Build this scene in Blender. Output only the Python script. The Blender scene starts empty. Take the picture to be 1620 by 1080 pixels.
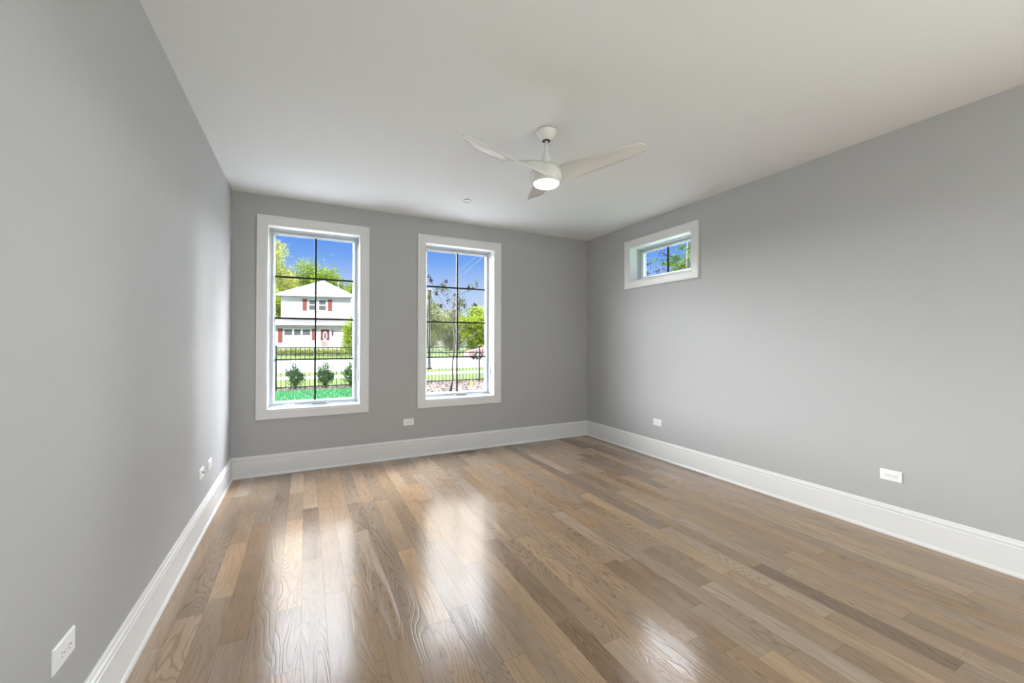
import bpy, bmesh, math, random
import numpy as np
from mathutils import Vector, Matrix

R = math.radians
SC = bpy.context.scene
COL = SC.collection

# ------------------------------------------------------------------ camera
EYE = 1.3006
yaw, pit, rol = 0.4702, 0.0094, 0.0012
_r = Vector((math.cos(yaw), -math.sin(yaw), 0))
_f = Vector((math.sin(yaw) * math.cos(pit), math.cos(yaw) * math.cos(pit), math.sin(pit)))
_u = _r.cross(_f)
_r2 = _r * math.cos(rol) + _u * math.sin(rol)
_u2 = -_r * math.sin(rol) + _u * math.cos(rol)
cam_d = bpy.data.cameras.new('camera')
cam_d.sensor_width = 36.0
cam_d.lens = 641.08 / 1620 * 36.0
cam_d.shift_y = -(540 - 535.42) / 1620
cam_d.clip_start = 0.03
cam_d.clip_end = 500
cam = bpy.data.objects.new('camera', cam_d)
COL.objects.link(cam)
m3 = Matrix((_r2, _u2, -_f)).transposed()
cam.matrix_world = Matrix.Translation((0, 0, EYE)) @ m3.to_4x4()
SC.camera = cam

# ------------------------------------------------------------------ view
SC.view_settings.view_transform = 'Standard'
SC.view_settings.look = 'None'
SC.view_settings.gamma = 1.0
SC.view_settings.use_curve_mapping = False
SC.view_settings.exposure = 0.78
SC.cycles.max_bounces = 14
SC.cycles.diffuse_bounces = 7
SC.cycles.glossy_bounces = 5
SC.cycles.transparent_max_bounces = 24
SC.cycles.sample_clamp_indirect = 6.0
SC.cycles.use_denoising = True

# ------------------------------------------------------------------ sky: blue low down, unseen bright cloud deck (added for floor reflections) above 18 degrees
DECK_LOW, DECK_HIGH, FILL_BANK = 2.1, 12.0, 34.0
world = bpy.data.worlds.new('sky')
SC.world = world
world.use_nodes = True
wn, wl = world.node_tree.nodes, world.node_tree.links
wn.clear()
w_out = wn.new('ShaderNodeOutputWorld')
w_bg = wn.new('ShaderNodeBackground')
w_tc = wn.new('ShaderNodeTexCoord')
w_sep = wn.new('ShaderNodeSeparateXYZ')
wl.new(w_tc.outputs['Generated'], w_sep.inputs[0])
w_map = wn.new('ShaderNodeMapRange')
w_map.inputs[1].default_value = -0.1
w_map.inputs[2].default_value = 0.4
wl.new(w_sep.outputs['Z'], w_map.inputs[0])
w_rmp = wn.new('ShaderNodeValToRGB')
els = w_rmp.color_ramp.elements
stops = [(-0.1, (.45, .46, .44)), (0.0, (.82, .88, .98)), (.07, (.62, .73, .97)), (.13, (.45, .61, .97)), (.19, (.20, .41, .93)), (.235, (.125, .31, .89)), (.4, (.10, .27, .85))]
while len(els) < len(stops):
    els.new(0.5)
for e, (z, c) in zip(els, stops):
    e.position = (z + .1) / .5
    e.color = (c[0] * .61, c[1] * .60, c[2] * .59, 1)
wl.new(w_map.outputs[0], w_rmp.inputs[0])
w_nz = wn.new('ShaderNodeTexNoise')
w_nz.inputs['Scale'].default_value = 4.0
w_nz.inputs['Detail'].default_value = 3.0
wl.new(w_tc.outputs['Generated'], w_nz.inputs['Vector'])
w_add = wn.new('ShaderNodeMath'); w_add.operation = 'MULTIPLY_ADD'
w_add.inputs[1].default_value = 0.05
wl.new(w_nz.outputs['Fac'], w_add.inputs[0])
wl.new(w_sep.outputs['Z'], w_add.inputs[2])
w_cl = wn.new('ShaderNodeMapRange'); w_cl.interpolation_type = 'SMOOTHSTEP'
w_cl.inputs[1].default_value = 0.30
w_cl.inputs[2].default_value = 0.42
wl.new(w_add.outputs[0], w_cl.inputs[0])
# unseen cloud bank added to light the side walls; blue gaps where windows look
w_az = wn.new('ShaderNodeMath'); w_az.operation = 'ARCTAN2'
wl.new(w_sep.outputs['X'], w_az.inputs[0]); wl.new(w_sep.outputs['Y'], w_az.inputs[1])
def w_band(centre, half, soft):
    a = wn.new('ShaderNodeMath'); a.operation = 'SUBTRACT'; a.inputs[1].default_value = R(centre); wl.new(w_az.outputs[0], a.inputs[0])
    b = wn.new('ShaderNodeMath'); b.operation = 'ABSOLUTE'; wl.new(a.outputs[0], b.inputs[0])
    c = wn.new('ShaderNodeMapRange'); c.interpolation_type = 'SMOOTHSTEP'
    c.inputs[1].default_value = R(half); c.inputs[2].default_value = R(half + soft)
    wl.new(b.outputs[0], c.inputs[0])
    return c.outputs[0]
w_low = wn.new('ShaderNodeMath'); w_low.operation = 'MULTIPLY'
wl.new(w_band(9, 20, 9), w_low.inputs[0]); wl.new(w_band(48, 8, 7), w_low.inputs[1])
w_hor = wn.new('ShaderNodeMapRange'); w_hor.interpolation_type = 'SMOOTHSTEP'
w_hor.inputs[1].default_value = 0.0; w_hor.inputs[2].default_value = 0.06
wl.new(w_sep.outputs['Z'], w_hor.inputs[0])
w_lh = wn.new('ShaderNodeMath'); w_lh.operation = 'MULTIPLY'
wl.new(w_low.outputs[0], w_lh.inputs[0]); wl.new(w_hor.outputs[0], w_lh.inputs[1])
# clear blue sky behind the building
w_fr = wn.new('ShaderNodeMapRange'); w_fr.interpolation_type = 'SMOOTHSTEP'
w_fr.inputs[1].default_value = -0.30; w_fr.inputs[2].default_value = -0.02
wl.new(w_sep.outputs['Y'], w_fr.inputs[0])
def w_mul(a, b):
    q = wn.new('ShaderNodeMath'); q.operation = 'MULTIPLY'
    wl.new(a, q.inputs[0]); wl.new(b, q.inputs[1]); return q.outputs[0]
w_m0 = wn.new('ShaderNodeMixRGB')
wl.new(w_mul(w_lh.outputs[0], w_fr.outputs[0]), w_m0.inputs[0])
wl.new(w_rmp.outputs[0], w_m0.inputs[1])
w_m0.inputs[2].default_value = (FILL_BANK * .97, FILL_BANK * .98, FILL_BANK * 1.0, 1)
w_mix = wn.new('ShaderNodeMixRGB')
wl.new(w_mul(w_cl.outputs[0], w_fr.outputs[0]), w_mix.inputs[0])
wl.new(w_m0.outputs[0], w_mix.inputs[1])
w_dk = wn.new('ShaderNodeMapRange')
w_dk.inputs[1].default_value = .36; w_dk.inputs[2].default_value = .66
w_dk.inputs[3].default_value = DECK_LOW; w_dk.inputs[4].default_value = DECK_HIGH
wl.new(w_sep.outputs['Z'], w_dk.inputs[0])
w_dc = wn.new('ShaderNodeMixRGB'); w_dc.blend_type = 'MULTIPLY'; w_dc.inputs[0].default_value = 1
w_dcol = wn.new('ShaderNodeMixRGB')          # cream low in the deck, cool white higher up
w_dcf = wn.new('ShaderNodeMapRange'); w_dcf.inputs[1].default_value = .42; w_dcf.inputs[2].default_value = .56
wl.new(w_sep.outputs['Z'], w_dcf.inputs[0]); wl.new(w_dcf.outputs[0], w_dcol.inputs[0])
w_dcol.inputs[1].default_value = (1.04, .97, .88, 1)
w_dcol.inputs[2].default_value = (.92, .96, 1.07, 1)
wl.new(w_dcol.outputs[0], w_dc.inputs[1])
# brighter unseen patch at front right, added for the high window's floor reflection
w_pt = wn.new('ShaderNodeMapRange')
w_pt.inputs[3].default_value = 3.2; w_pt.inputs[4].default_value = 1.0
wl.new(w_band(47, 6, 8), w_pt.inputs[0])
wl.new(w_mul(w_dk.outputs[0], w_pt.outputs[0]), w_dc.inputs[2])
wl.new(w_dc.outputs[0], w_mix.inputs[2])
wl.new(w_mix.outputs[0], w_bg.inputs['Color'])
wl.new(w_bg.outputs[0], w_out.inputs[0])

# ------------------------------------------------------------------ sun, added fill lights and sky portals
def light(name, kind, loc, energy, color=(1, 1, 1)):
    d = bpy.data.lights.new(name, kind)
    d.energy = energy
    d.color = color
    o = bpy.data.objects.new(name, d)
    o.location = loc
    COL.objects.link(o)
    return o

def aim(o, direction):
    o.rotation_euler = Vector(direction).to_track_quat('-Z', 'Y').to_euler()

sun = light('sun', 'SUN', (-5, -20, 30), 6.5, (1, .95, .86))
sun.data.angle = R(0.6)
aim(sun, (0.09, 0.745, -0.66))

# room limits (metres)
XL, XR, YB, YR, H = -0.6335, 3.548, 4.631, -3.6, 2.74

def fill_area(name, loc, direction, w, h, energy, color=(1, 1, 1)):
    o = light(name, 'AREA', loc, energy, color)
    o.data.shape = 'RECTANGLE'
    o.data.size = w
    o.data.size_y = h
    aim(o, direction)
    return o
# unseen fill lights in openings added to the side walls behind the camera
fill_area('fill_rear_left', (XL - .05, -1.95, 1.2), (1, 0, 0), 2.5, 2.2, 36, (.95, .98, 1))
fill_area('fill_rear_right', (XR + .05, -1.95, 1.2), (-1, 0, 0), 2.5, 2.2, 56, (.95, .98, 1))

def portal(loc, direction, w, h):
    o = light('sky_portal', 'AREA', loc, 1)
    o.data.shape = 'RECTANGLE'
    o.data.size = w
    o.data.size_y = h
    o.data.cycles.is_portal = True
    aim(o, direction)
portal((.087, YB + .19, 1.547), (0, -1, 0), .80, 1.80)
portal((1.66, YB + .19, 1.547), (0, -1, 0), .80, 1.80)
portal((XR + .235, 3.3275, 2.25), (-1, 0, 0), .82, .36)

# ------------------------------------------------------------------ node materials
MATS = {}
def mat(name, color, rough=.5, spec=.5, metal=0., var=0.0, vscale=8., bump=0.0, bscale=200., color2=None, ior=None, coat=0., emit=None, emit_s=0.):
    if name in MATS:
        return MATS[name]
    m = bpy.data.materials.new(name)
    m.use_nodes = True
    n, l = m.node_tree.nodes, m.node_tree.links
    b = n['Principled BSDF']
    b.inputs['Roughness'].default_value = rough
    b.inputs['Metallic'].default_value = metal
    b.inputs['Specular IOR Level'].default_value = spec
    b.inputs['Coat Weight'].default_value = coat
    b.inputs['Coat Roughness'].default_value = .08
    if ior:
        b.inputs['IOR'].default_value = ior
    tc = n.new('ShaderNodeTexCoord')
    nz = n.new('ShaderNodeTexNoise')
    nz.inputs['Scale'].default_value = vscale
    nz.inputs['Detail'].default_value = 4
    l.new(tc.outputs['Object'], nz.inputs['Vector'])
    rp = n.new('ShaderNodeValToRGB')
    c2 = color2 or tuple(c * (1 - var) for c in color)
    rp.color_ramp.elements[0].position = .3
    rp.color_ramp.elements[1].position = .7
    rp.color_ramp.elements[0].color = (*c2, 1)
    rp.color_ramp.elements[1].color = (*color, 1)
    l.new(nz.outputs['Fac'], rp.inputs[0])
    l.new(rp.outputs[0], b.inputs['Base Color'])
    if bump:
        n2 = n.new('ShaderNodeTexNoise')
        n2.inputs['Scale'].default_value = bscale
        n2.inputs['Detail'].default_value = 3
        l.new(tc.outputs['Object'], n2.inputs['Vector'])
        bp = n.new('ShaderNodeBump')
        bp.inputs['Strength'].default_value = bump
        bp.inputs['Distance'].default_value = .002
        l.new(n2.outputs['Fac'], bp.inputs['Height'])
        l.new(bp.outputs[0], b.inputs['Normal'])
    if emit:
        b.inputs['Emission Color'].default_value = (*emit, 1)
        b.inputs['Emission Strength'].default_value = emit_s
    MATS[name] = m
    return m

def leaf_mat(name, dark, light_, back=.25):
    """leaves: random tone per leaf from a face attribute, some light passing through"""
    m = bpy.data.materials.new(name)
    m.use_nodes = True
    n, l = m.node_tree.nodes, m.node_tree.links
    n.clear()
    out = n.new('ShaderNodeOutputMaterial')
    at = n.new('ShaderNodeAttribute'); at.attribute_name = 'tone'
    rp = n.new('ShaderNodeValToRGB')
    rp.color_ramp.elements[0].color = (*dark, 1)
    rp.color_ramp.elements[1].color = (*light_, 1)
    l.new(at.outputs['Fac'], rp.inputs[0])
    d = n.new('ShaderNodeBsdfDiffuse')
    t = n.new('ShaderNodeBsdfTranslucent')
    l.new(rp.outputs[0], d.inputs[0])
    l.new(rp.outputs[0], t.inputs[0])
    mx = n.new('ShaderNodeMixShader'); mx.inputs[0].default_value = back
    l.new(d.outputs[0], mx.inputs[1]); l.new(t.outputs[0], mx.inputs[2])
    l.new(mx.outputs[0], out.inputs[0])
    return m

def glass_mat():
    m = bpy.data.materials.new('window_glass')
    m.use_nodes = True
    n, l = m.node_tree.nodes, m.node_tree.links
    n.clear()
    out = n.new('ShaderNodeOutputMaterial')
    lw = n.new('ShaderNodeLayerWeight'); lw.inputs[0].default_value = .5
    pw = n.new('ShaderNodeMath'); pw.operation = 'POWER'; pw.inputs[1].default_value = 5
    l.new(lw.outputs['Facing'], pw.inputs[0])
    fr = n.new('ShaderNodeMath'); fr.operation = 'MULTIPLY_ADD'; fr.inputs[1].default_value = .6; fr.inputs[2].default_value = .006
    l.new(pw.outputs[0], fr.inputs[0])
    tr = n.new('ShaderNodeBsdfTransparent'); tr.inputs[0].default_value = (.97, .985, .98, 1)
    gl = n.new('ShaderNodeBsdfGlossy'); gl.inputs['Roughness'].default_value = 0.0
    mx = n.new('ShaderNodeMixShader')
    l.new(fr.outputs[0], mx.inputs[0])
    l.new(tr.outputs[0], mx.inputs[1]); l.new(gl.outputs[0], mx.inputs[2])
    l.new(mx.outputs[0], out.inputs[0])
    return m

def floor_mat():
    m = bpy.data.materials.new('oak_planks')
    m.use_nodes = True
    n, l = m.node_tree.nodes, m.node_tree.links
    b = n['Principled BSDF']
    tc = n.new('ShaderNodeTexCoord')
    sp = n.new('ShaderNodeSeparateXYZ'); l.new(tc.outputs['Object'], sp.inputs[0])
    def attr(a):
        q = n.new('ShaderNodeAttribute'); q.attribute_name = a; return q.outputs['Fac']
    tone, seed, cath, hue = attr('tone'), attr('seed'), attr('cath'), attr('hue')
    def M(op, a, bb=None, c=None):
        q = n.new('ShaderNodeMath'); q.operation = op
        for i, v in enumerate((a, bb, c)):
            if v is None: continue
            if isinstance(v, (int, float)): q.inputs[i].default_value = v
            else: l.new(v, q.inputs[i])
        return q.outputs[0]
    def comb(x, y, z):
        q = n.new('ShaderNodeCombineXYZ')
        for i, v in enumerate((x, y, z)):
            if isinstance(v, (int, float)): q.inputs[i].default_value = v
            else: l.new(v, q.inputs[i])
        return q.outputs[0]
    def noise(vec, detail=2, rough=.5, dist=0.):
        q = n.new('ShaderNodeTexNoise'); q.inputs['Scale'].default_value = 1
        q.inputs['Detail'].default_value = detail; q.inputs['Roughness'].default_value = rough
        q.inputs['Distortion'].default_value = dist
        l.new(vec, q.inputs['Vector']); return q.outputs['Fac']
    X, Y = sp.outputs['X'], sp.outputs['Y']
    sd = M('MULTIPLY', seed, 91.7)
    # growth rings: contours of a smooth field stretched along the board
    fld = noise(comb(M('MULTIPLY', X, 8.5), M('MULTIPLY', Y, 1.15), sd), 1.2, .35)
    wob = noise(comb(M('MULTIPLY', X, 40), M('MULTIPLY', Y, 9), sd), 2, .5)
    ph = M('ADD', M('MULTIPLY', fld, M('MULTIPLY_ADD', cath, 26, 5)), M('MULTIPLY', wob, .55))
    ring = M('PINGPONG', ph, .5)                       # 0 .. .5
    rr = n.new('ShaderNodeMapRange'); rr.inputs[1].default_value = 0; rr.inputs[2].default_value = .22
    l.new(ring, rr.inputs[0])
    ringv = rr.outputs[0]                               # 0 on the dark late wood line
    fib = noise(comb(M('MULTIPLY', X, 260), M('MULTIPLY', Y, 7), sd), 3, .6)
    blot = noise(comb(M('MULTIPLY', X, 5), M('MULTIPLY', Y, 1.6), sd), 3, .55)
    rp = n.new('ShaderNodeValToRGB')
    e = rp.color_ramp.elements
    cols = [(0, (.113, .073, .048)), (.28, (.195, .136, .092)), (.55, (.292, .211, .146)), (.8, (.37, .272, .190)), (1, (.445, .336, .240))]
    while len(e) < len(cols): e.new(.5)
    for q, (p, c) in zip(e, cols):
        q.position = p; q.color = (*c, 1)
    t2 = M('ADD', tone, M('MULTIPLY', M('SUBTRACT', blot, .5), .55))
    l.new(t2, rp.inputs[0])
    # warm / grey cast of the board
    hs = n.new('ShaderNodeMixRGB'); hs.blend_type = 'MULTIPLY'; hs.inputs[0].default_value = 1
    hr = n.new('ShaderNodeValToRGB')
    hr.color_ramp.elements[0].color = (.92, .96, 1.02, 1)
    hr.color_ramp.elements[1].color = (1.12, .97, .76, 1)
    l.new(hue, hr.inputs[0])
    l.new(rp.outputs[0], hs.inputs[1]); l.new(hr.outputs[0], hs.inputs[2])
    g1 = n.new('ShaderNodeMixRGB'); g1.blend_type = 'MULTIPLY'
    l.new(M('MULTIPLY', M('SUBTRACT', 1, ringv), M('MULTIPLY_ADD', cath, .46, .10)), g1.inputs[0])
    l.new(hs.outputs[0], g1.inputs[1]); g1.inputs[2].default_value = (.42, .36, .30, 1)
    g2 = n.new('ShaderNodeMixRGB'); g2.blend_type = 'MULTIPLY'; g2.inputs[0].default_value = 1
    fr = n.new('ShaderNodeMapRange'); fr.inputs[1].default_value = .3; fr.inputs[2].default_value = .7
    fr.inputs[3].default_value = .82; fr.inputs[4].default_value = 1.1
    l.new(fib, fr.inputs[0])
    l.new(g1.outputs[0], g2.inputs[1]); l.new(fr.outputs[0], g2.inputs[2])
    l.new(g2.outputs[0], b.inputs['Base Color'])
    rn = noise(comb(M('MULTIPLY', X, 3), M('MULTIPLY', Y, 2), 0.), 3, .6)
    l.new(M('MULTIPLY_ADD', rn, .10, FLOOR_ROUGH), b.inputs['Roughness'])
    b.inputs['IOR'].default_value = FLOOR_IOR
    bp = n.new('ShaderNodeBump'); bp.inputs['Strength'].default_value = .27; bp.inputs['Distance'].default_value = .0008
    hgt = M('ADD', M('MULTIPLY', ringv, M('MULTIPLY_ADD', cath, .8, .2)), M('MULTIPLY', fib, .35))
    cup = noise(comb(M('MULTIPLY', X, 14), M('MULTIPLY', Y, 2.5), sd), 1, .4)
    l.new(M('ADD', hgt, M('MULTIPLY', cup, 1.6)), bp.inputs['Height'])
    l.new(bp.outputs[0], b.inputs['Normal'])
    return m
FLOOR_ROUGH, FLOOR_IOR = .13, 1.42

WALL = mat('grey_wall_paint', (.443, .443, .448), .62, .35, var=.012, vscale=1.5, bump=.06, bscale=260)
CEIL = mat('ceiling_paint', (.79, .80, .81), .8, .25, var=.01, vscale=1.5)
TRIM = mat('white_trim_paint', (.75, .75, .75), .33, .45, var=.01, vscale=3)
VINYL = mat('white_vinyl', (.47, .505, .53), .28, .5, var=.01, vscale=6)
DARKBAR = mat('dark_bronze_bar', (.016, .015, .0145), .5, .25, var=.15)
PLATE = mat('white_plastic', (.86, .86, .86), .3, .5, var=.01)
SLOT = mat('dark_slot', (.03, .03, .03), .6, .3, var=.2)
BRASS = mat('connector_metal', (.25, .23, .2), .3, .5, metal=1, var=.1)
FANW = mat('fan_white', (.75, .735, .71), .14, .5, var=.01)
BLADE = mat('fan_blade_white', (.70, .685, .665), .2, .5, var=.03, vscale=14)
LENS = mat('lamp_lens', (.9, .88, .82), .4, .5, var=.01, emit=(1, .86, .66), emit_s=14)
GLASS = glass_mat()
SUBFLOOR = mat('plank_joint', (.05, .035, .024), .8, .2, var=.2)
VENTW = mat('vent_wood', (.2, .13, .08), .35, .5, var=.25, vscale=30)
STUCCO = mat('exterior_siding', (.6, .6, .58), .8, .2, var=.08, vscale=3)

# ------------------------------------------------------------------ mesh builder
class MB:
    def __init__(s):
        s.v, s.f, s.sm = [], [], []
    def add(s, vs, fs, smooth=False):
        o = len(s.v)
        s.v.extend([tuple(p) for p in vs])
        s.f.extend([tuple(i + o for i in q) for q in fs])
        s.sm.extend([smooth] * len(fs))
        return s
    def box(s, x0, x1, y0, y1, z0, z1):
        return s.add([(x0, y0, z0), (x1, y0, z0), (x1, y1, z0), (x0, y1, z0), (x0, y0, z1), (x1, y0, z1), (x1, y1, z1), (x0, y1, z1)],
                     [(0, 3, 2, 1), (4, 5, 6, 7), (0, 1, 5, 4), (1, 2, 6, 5), (2, 3, 7, 6), (3, 0, 4, 7)])
    def bevbox(s, x0, x1, y0, y1, z0, z1, b, front='y0'):
        """box whose front face (towards -y) is bevelled all round"""
        return s.add([(x0, y1, z0), (x1, y1, z0), (x1, y1, z1), (x0, y1, z1), (x0, y0 + b, z0), (x1, y0 + b, z0), (x1, y0 + b, z1), (x0, y0 + b, z1),
                      (x0 + b, y0, z0 + b), (x1 - b, y0, z0 + b), (x1 - b, y0, z1 - b), (x0 + b, y0, z1 - b)],
                     [(0, 3, 2, 1)[::1], (0, 1, 5, 4), (1, 2, 6, 5), (2, 3, 7, 6), (3, 0, 4, 7), (4, 5, 9, 8), (5, 6, 10, 9), (6, 7, 11, 10), (7, 4, 8, 11), (8, 9, 10, 11)])
    def ring(s, x0, x1, z0, z1, prof, closed=True):
        """rectangle frame in the x-z plane, mitred corners; prof = [(outward offset from rect, y)...] closed loop"""
        n = len(prof)
        vs = []
        for sx, sz, cx, cz in ((-1, -1, x0, z0), (1, -1, x1, z0), (1, 1, x1, z1), (-1, 1, x0, z1)):
            for o, y in prof:
                vs.append((cx + sx * o, y, cz + sz * o))
        fs = []
        for k in range(4):
            a, b = k * n, ((k + 1) % 4) * n
            for i in range(n if closed else n - 1):
                j = (i + 1) % n
                fs.append((a + i, b + i, b + j, a + j))
        return s.add(vs, fs)
    def lathe(s, prof, seg=48, c=(0, 0), smooth=True):
        vs, fs = [], []
        for r, z in prof:
            for k in range(seg):
                a = 2 * math.pi * k / seg
                vs.append((c[0] + r * math.cos(a), c[1] + r * math.sin(a), z))
        for i in range(len(prof) - 1):
            for k in range(seg):
                k2 = (k + 1) % seg
                fs.append((i * seg + k, i * seg + k2, (i + 1) * seg + k2, (i + 1) * seg + k))
        o = len(s.v)
        s.add(vs, fs, smooth)
        s.f.append(tuple(o + k for k in range(seg))[::-1]); s.sm.append(False)
        s.f.append(tuple(o + (len(prof) - 1) * seg + k for k in range(seg))); s.sm.append(False)
        return s
    def tube(s, pts, rad, seg=8, cap=True):
        pts = [Vector(p) for p in pts]
        if not hasattr(rad, '__len__'):
            rad = [rad] * len(pts)
        vs, fs = [], []
        ref = Vector((0, 0, 1))
        for i, p in enumerate(pts):
            d = (pts[min(i + 1, len(pts) - 1)] - pts[max(i - 1, 0)]).normalized()
            if abs(d.dot(ref)) > .95:
                ref = Vector((1, 0, 0)) if abs(d.x) < .9 else Vector((0, 1, 0))
            a = d.cross(ref).normalized(); b = a.cross(d).normalized()
            for k in range(seg):
                t = 2 * math.pi * k / seg
                vs.append(p + (a * math.cos(t) + b * math.sin(t)) * rad[i])
        n = len(pts)
        for i in range(n - 1):
            for k in range(seg):
                k2 = (k + 1) % seg
                fs.append((i * seg + k, i * seg + k2, (i + 1) * seg + k2, (i + 1) * seg + k))
        if cap:
            fs.append(tuple(range(seg))[::-1]); fs.append(tuple((n - 1) * seg + k for k in range(seg)))
        return s.add(vs, fs, True)
    def build(s, name, m, parent=None, label=None):
        me = bpy.data.meshes.new(name)
        me.from_pydata(s.v, [], s.f)
        me.polygons.foreach_set('use_smooth', s.sm)
        bm = bmesh.new(); bm.from_mesh(me)
        bmesh.ops.recalc_face_normals(bm, faces=bm.faces)
        bm.to_mesh(me); bm.free()
        me.materials.append(m)
        o = bpy.data.objects.new(name, me)
        COL.objects.link(o)
        if parent is not None:
            o.parent = parent
        if label:
            o['label'] = label
        return o

def tag(o, label, cat, group=None, kind=None):
    o['label'] = label
    o['category'] = cat
    if group: o['group'] = group
    if kind: o['kind'] = kind
    return o

def thing(name, label, cat, loc=(0, 0, 0), rz=0, group=None, kind=None):
    o = bpy.data.objects.new(name, None)
    o.empty_display_size = .1
    COL.objects.link(o)
    o.location = loc
    o.rotation_euler = (0, 0, rz)
    return tag(o, label, cat, group, kind)

def copy_tree(o, parent=None):
    c = o.copy()
    COL.objects.link(c)
    c.parent = parent
    for ch in list(o.children):
        copy_tree(ch, c)
    return c

def raw_mesh(name, V, F, m, parent=None, attrs=None):
    """V (n,3), F (m,k) arrays; attrs = per-face float attributes"""
    V = np.asarray(V, np.float32); F = np.asarray(F, np.int32)
    me = bpy.data.meshes.new(name)
    me.vertices.add(len(V)); me.vertices.foreach_set('co', V.ravel())
    k = F.shape[1]
    me.loops.add(F.size); me.loops.foreach_set('vertex_index', F.ravel())
    me.polygons.add(len(F)); me.polygons.foreach_set('loop_start', np.arange(0, F.size, k, dtype=np.int32))
    me.update(calc_edges=True)
    for a, val in (attrs or {}).items():
        at = me.attributes.new(a, 'FLOAT', 'FACE')
        at.data.foreach_set('value', np.asarray(val, np.float32))
    me.materials.append(m)
    me.validate()
    o = bpy.data.objects.new(name, me)
    COL.objects.link(o)
    if parent is not None:
        o.parent = parent
    return o

# ================================================================== ROOM SHELL
W1 = (-.343, .519, .635, 2.457)     # clear openings inside the casings: x0, x1, z0, z1
W2 = (1.226, 2.101, .635, 2.457)
W3 = (-3.770, -2.885, 2.047, 2.458)  # on the right wall, local x = -Y
TH, THR = .21, .25

def wall_with_holes(mb, a0, a1, z0, z1, holes, place):
    """boxes filling the wall rectangle round the holes; place(x0,x1,z0,z1) adds one box"""
    xs = a0
    for (h0, h1, hz0, hz1) in sorted(holes):
        place(xs, h0, z0, z1)
        if hz0 > z0: place(h0, h1, z0, hz0)
        if hz1 < z1: place(h0, h1, hz1, z1)
        xs = h1
    place(xs, a1, z0, z1)

mb = MB()
g = .004
wall_with_holes(mb, XL - .2, XR + THR, 0, H, [(W1[0] - g, W1[1] + g, W1[2] - g, W1[3] + g), (W2[0] - g, W2[1] + g, W2[2] - g, W2[3] + g)],
                lambda x0, x1, z0, z1: mb.box(x0, x1, YB, YB + TH, z0, z1))
tag(mb.build('wall_back', WALL), 'grey painted end wall with the two tall windows', 'wall', kind='structure')
mb = MB()
wall_with_holes(mb, YR, YB, 0, H, [(-3.2, -.7, 0.0, 2.3), (-W3[1] - g, -W3[0] + g, W3[2] - g, W3[3] + g)],
                lambda x0, x1, z0, z1: mb.box(XR, XR + THR, x0, x1, z0, z1))
tag(mb.build('wall_right', WALL), 'grey painted wall with the small high window', 'wall', kind='structure')
mb = MB()
wall_with_holes(mb, YR, YB, 0, H, [(-3.2, -.7, 0.0, 2.3)], lambda x0, x1, z0, z1: mb.box(XL - .2, XL, x0, x1, z0, z1))
tag(mb.build('wall_left', WALL), 'plain grey painted wall on the left without windows', 'wall', kind='structure')
mb = MB().box(XL - .2, XR + THR, YR - .2, YR, 0, H)
tag(mb.build('wall_rear', WALL), 'grey painted wall behind the camera', 'wall', kind='structure')
mb = MB().box(XL - .2, XR + THR, YR - .2, YB + TH, H, H + .2)
tag(mb.build('ceiling', CEIL), 'flat off-white painted ceiling', 'ceiling', kind='structure')
mb = MB().box(-11, XR + .25, -9, YB + TH, H + .22, 6.6)
tag(mb.build('wall_upper_storey', STUCCO), 'upper storey of the building above the room', 'wall', kind='structure')
mb = MB().box(-11, XL - 1.2, .4, YB + TH, -.06, H + .2)
tag(mb.build('wall_neighbouring_room', STUCCO), 'outer wall of the building to the left of the room', 'wall', kind='structure')

# floor: planks running towards the window wall, one mesh
rng = np.random.default_rng(11)
PW = .105
V, F, tone, seed, cath, hue = [], [], [], [], [], []
x = XL - .01
gap = .0004
while x < XR:
    x2 = min(x + PW, XR + .01)
    y = YR - rng.uniform(0, .9)
    while y < YB:
        L = min(max(rng.gamma(4.2, .23), .32), 1.9)
        y2 = min(y + L, YB)
        y0 = max(y, YR)
        if y2 > y0 + .01:
            o = len(V)
            V += [(x + gap, y0 + gap, 0), (x2 - gap, y0 + gap, 0), (x2 - gap, y2 - gap, 0), (x + gap, y2 - gap, 0)]
            F.append((o, o + 1, o + 2, o + 3))
            tone.append(float(np.clip(rng.normal(.70, .13), .22, .98)))
            seed.append(rng.random())
            cath.append(float(rng.random() ** 1.5))
            hue.append(float(np.clip(rng.normal(.40, .19), 0, 1)))
        y = y2
    x = x2
n_pl = len(F)
# side faces of the slab below the boards
fl = raw_mesh('floor', V, F, floor_mat(), attrs={'tone': tone, 'seed': seed, 'cath': cath, 'hue': hue})
tag(fl, 'glossy brown oak plank floor', 'floor', kind='structure')
mb = MB().box(XL - .2, XR + THR, YR - .2, YB + TH, -.12, -.0015)
tag(mb.build('floor_slab', SUBFLOOR), 'dark slab under the oak planks', 'floor', kind='structure')

# baseboards: profile (distance from wall, height)
BBP = [(0, 0), (.026, 0), (.026, .008), (.023, .016), (.0175, .021), (.0165, .024), (.0165, .158), (.0135, .161), (.0125, .166), (.0165, .172), (.0165, .179), (.010, .186), (.0085, .194), (.004, .2005), (0, .201)]
def baseboard(name, a, b, nrm, label, ma=True, mbk=True):
    """from a to b along the wall foot; nrm points into the room; ends mitred inwards"""
    a, b, nrm = Vector(a), Vector(b), Vector(nrm)
    d = (b - a).normalized()
    vs = []
    for p, sg, mit in ((a, 1, ma), (b, -1, mbk)):
        for o, z in BBP:
            q = p + nrm * o + (d * (sg * o) if mit else Vector((0, 0, 0)))
            vs.append((q.x, q.y, z))
    n = len(BBP)
    fs = [(i, (i + 1) % n, n + (i + 1) % n, n + i) for i in range(n)]
    fs += [tuple(range(n)), tuple(range(n, 2 * n))]
    m = MB(); m.add(vs, fs)
    tag(m.build(name, TRIM), label, 'baseboard', kind='structure')
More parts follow.
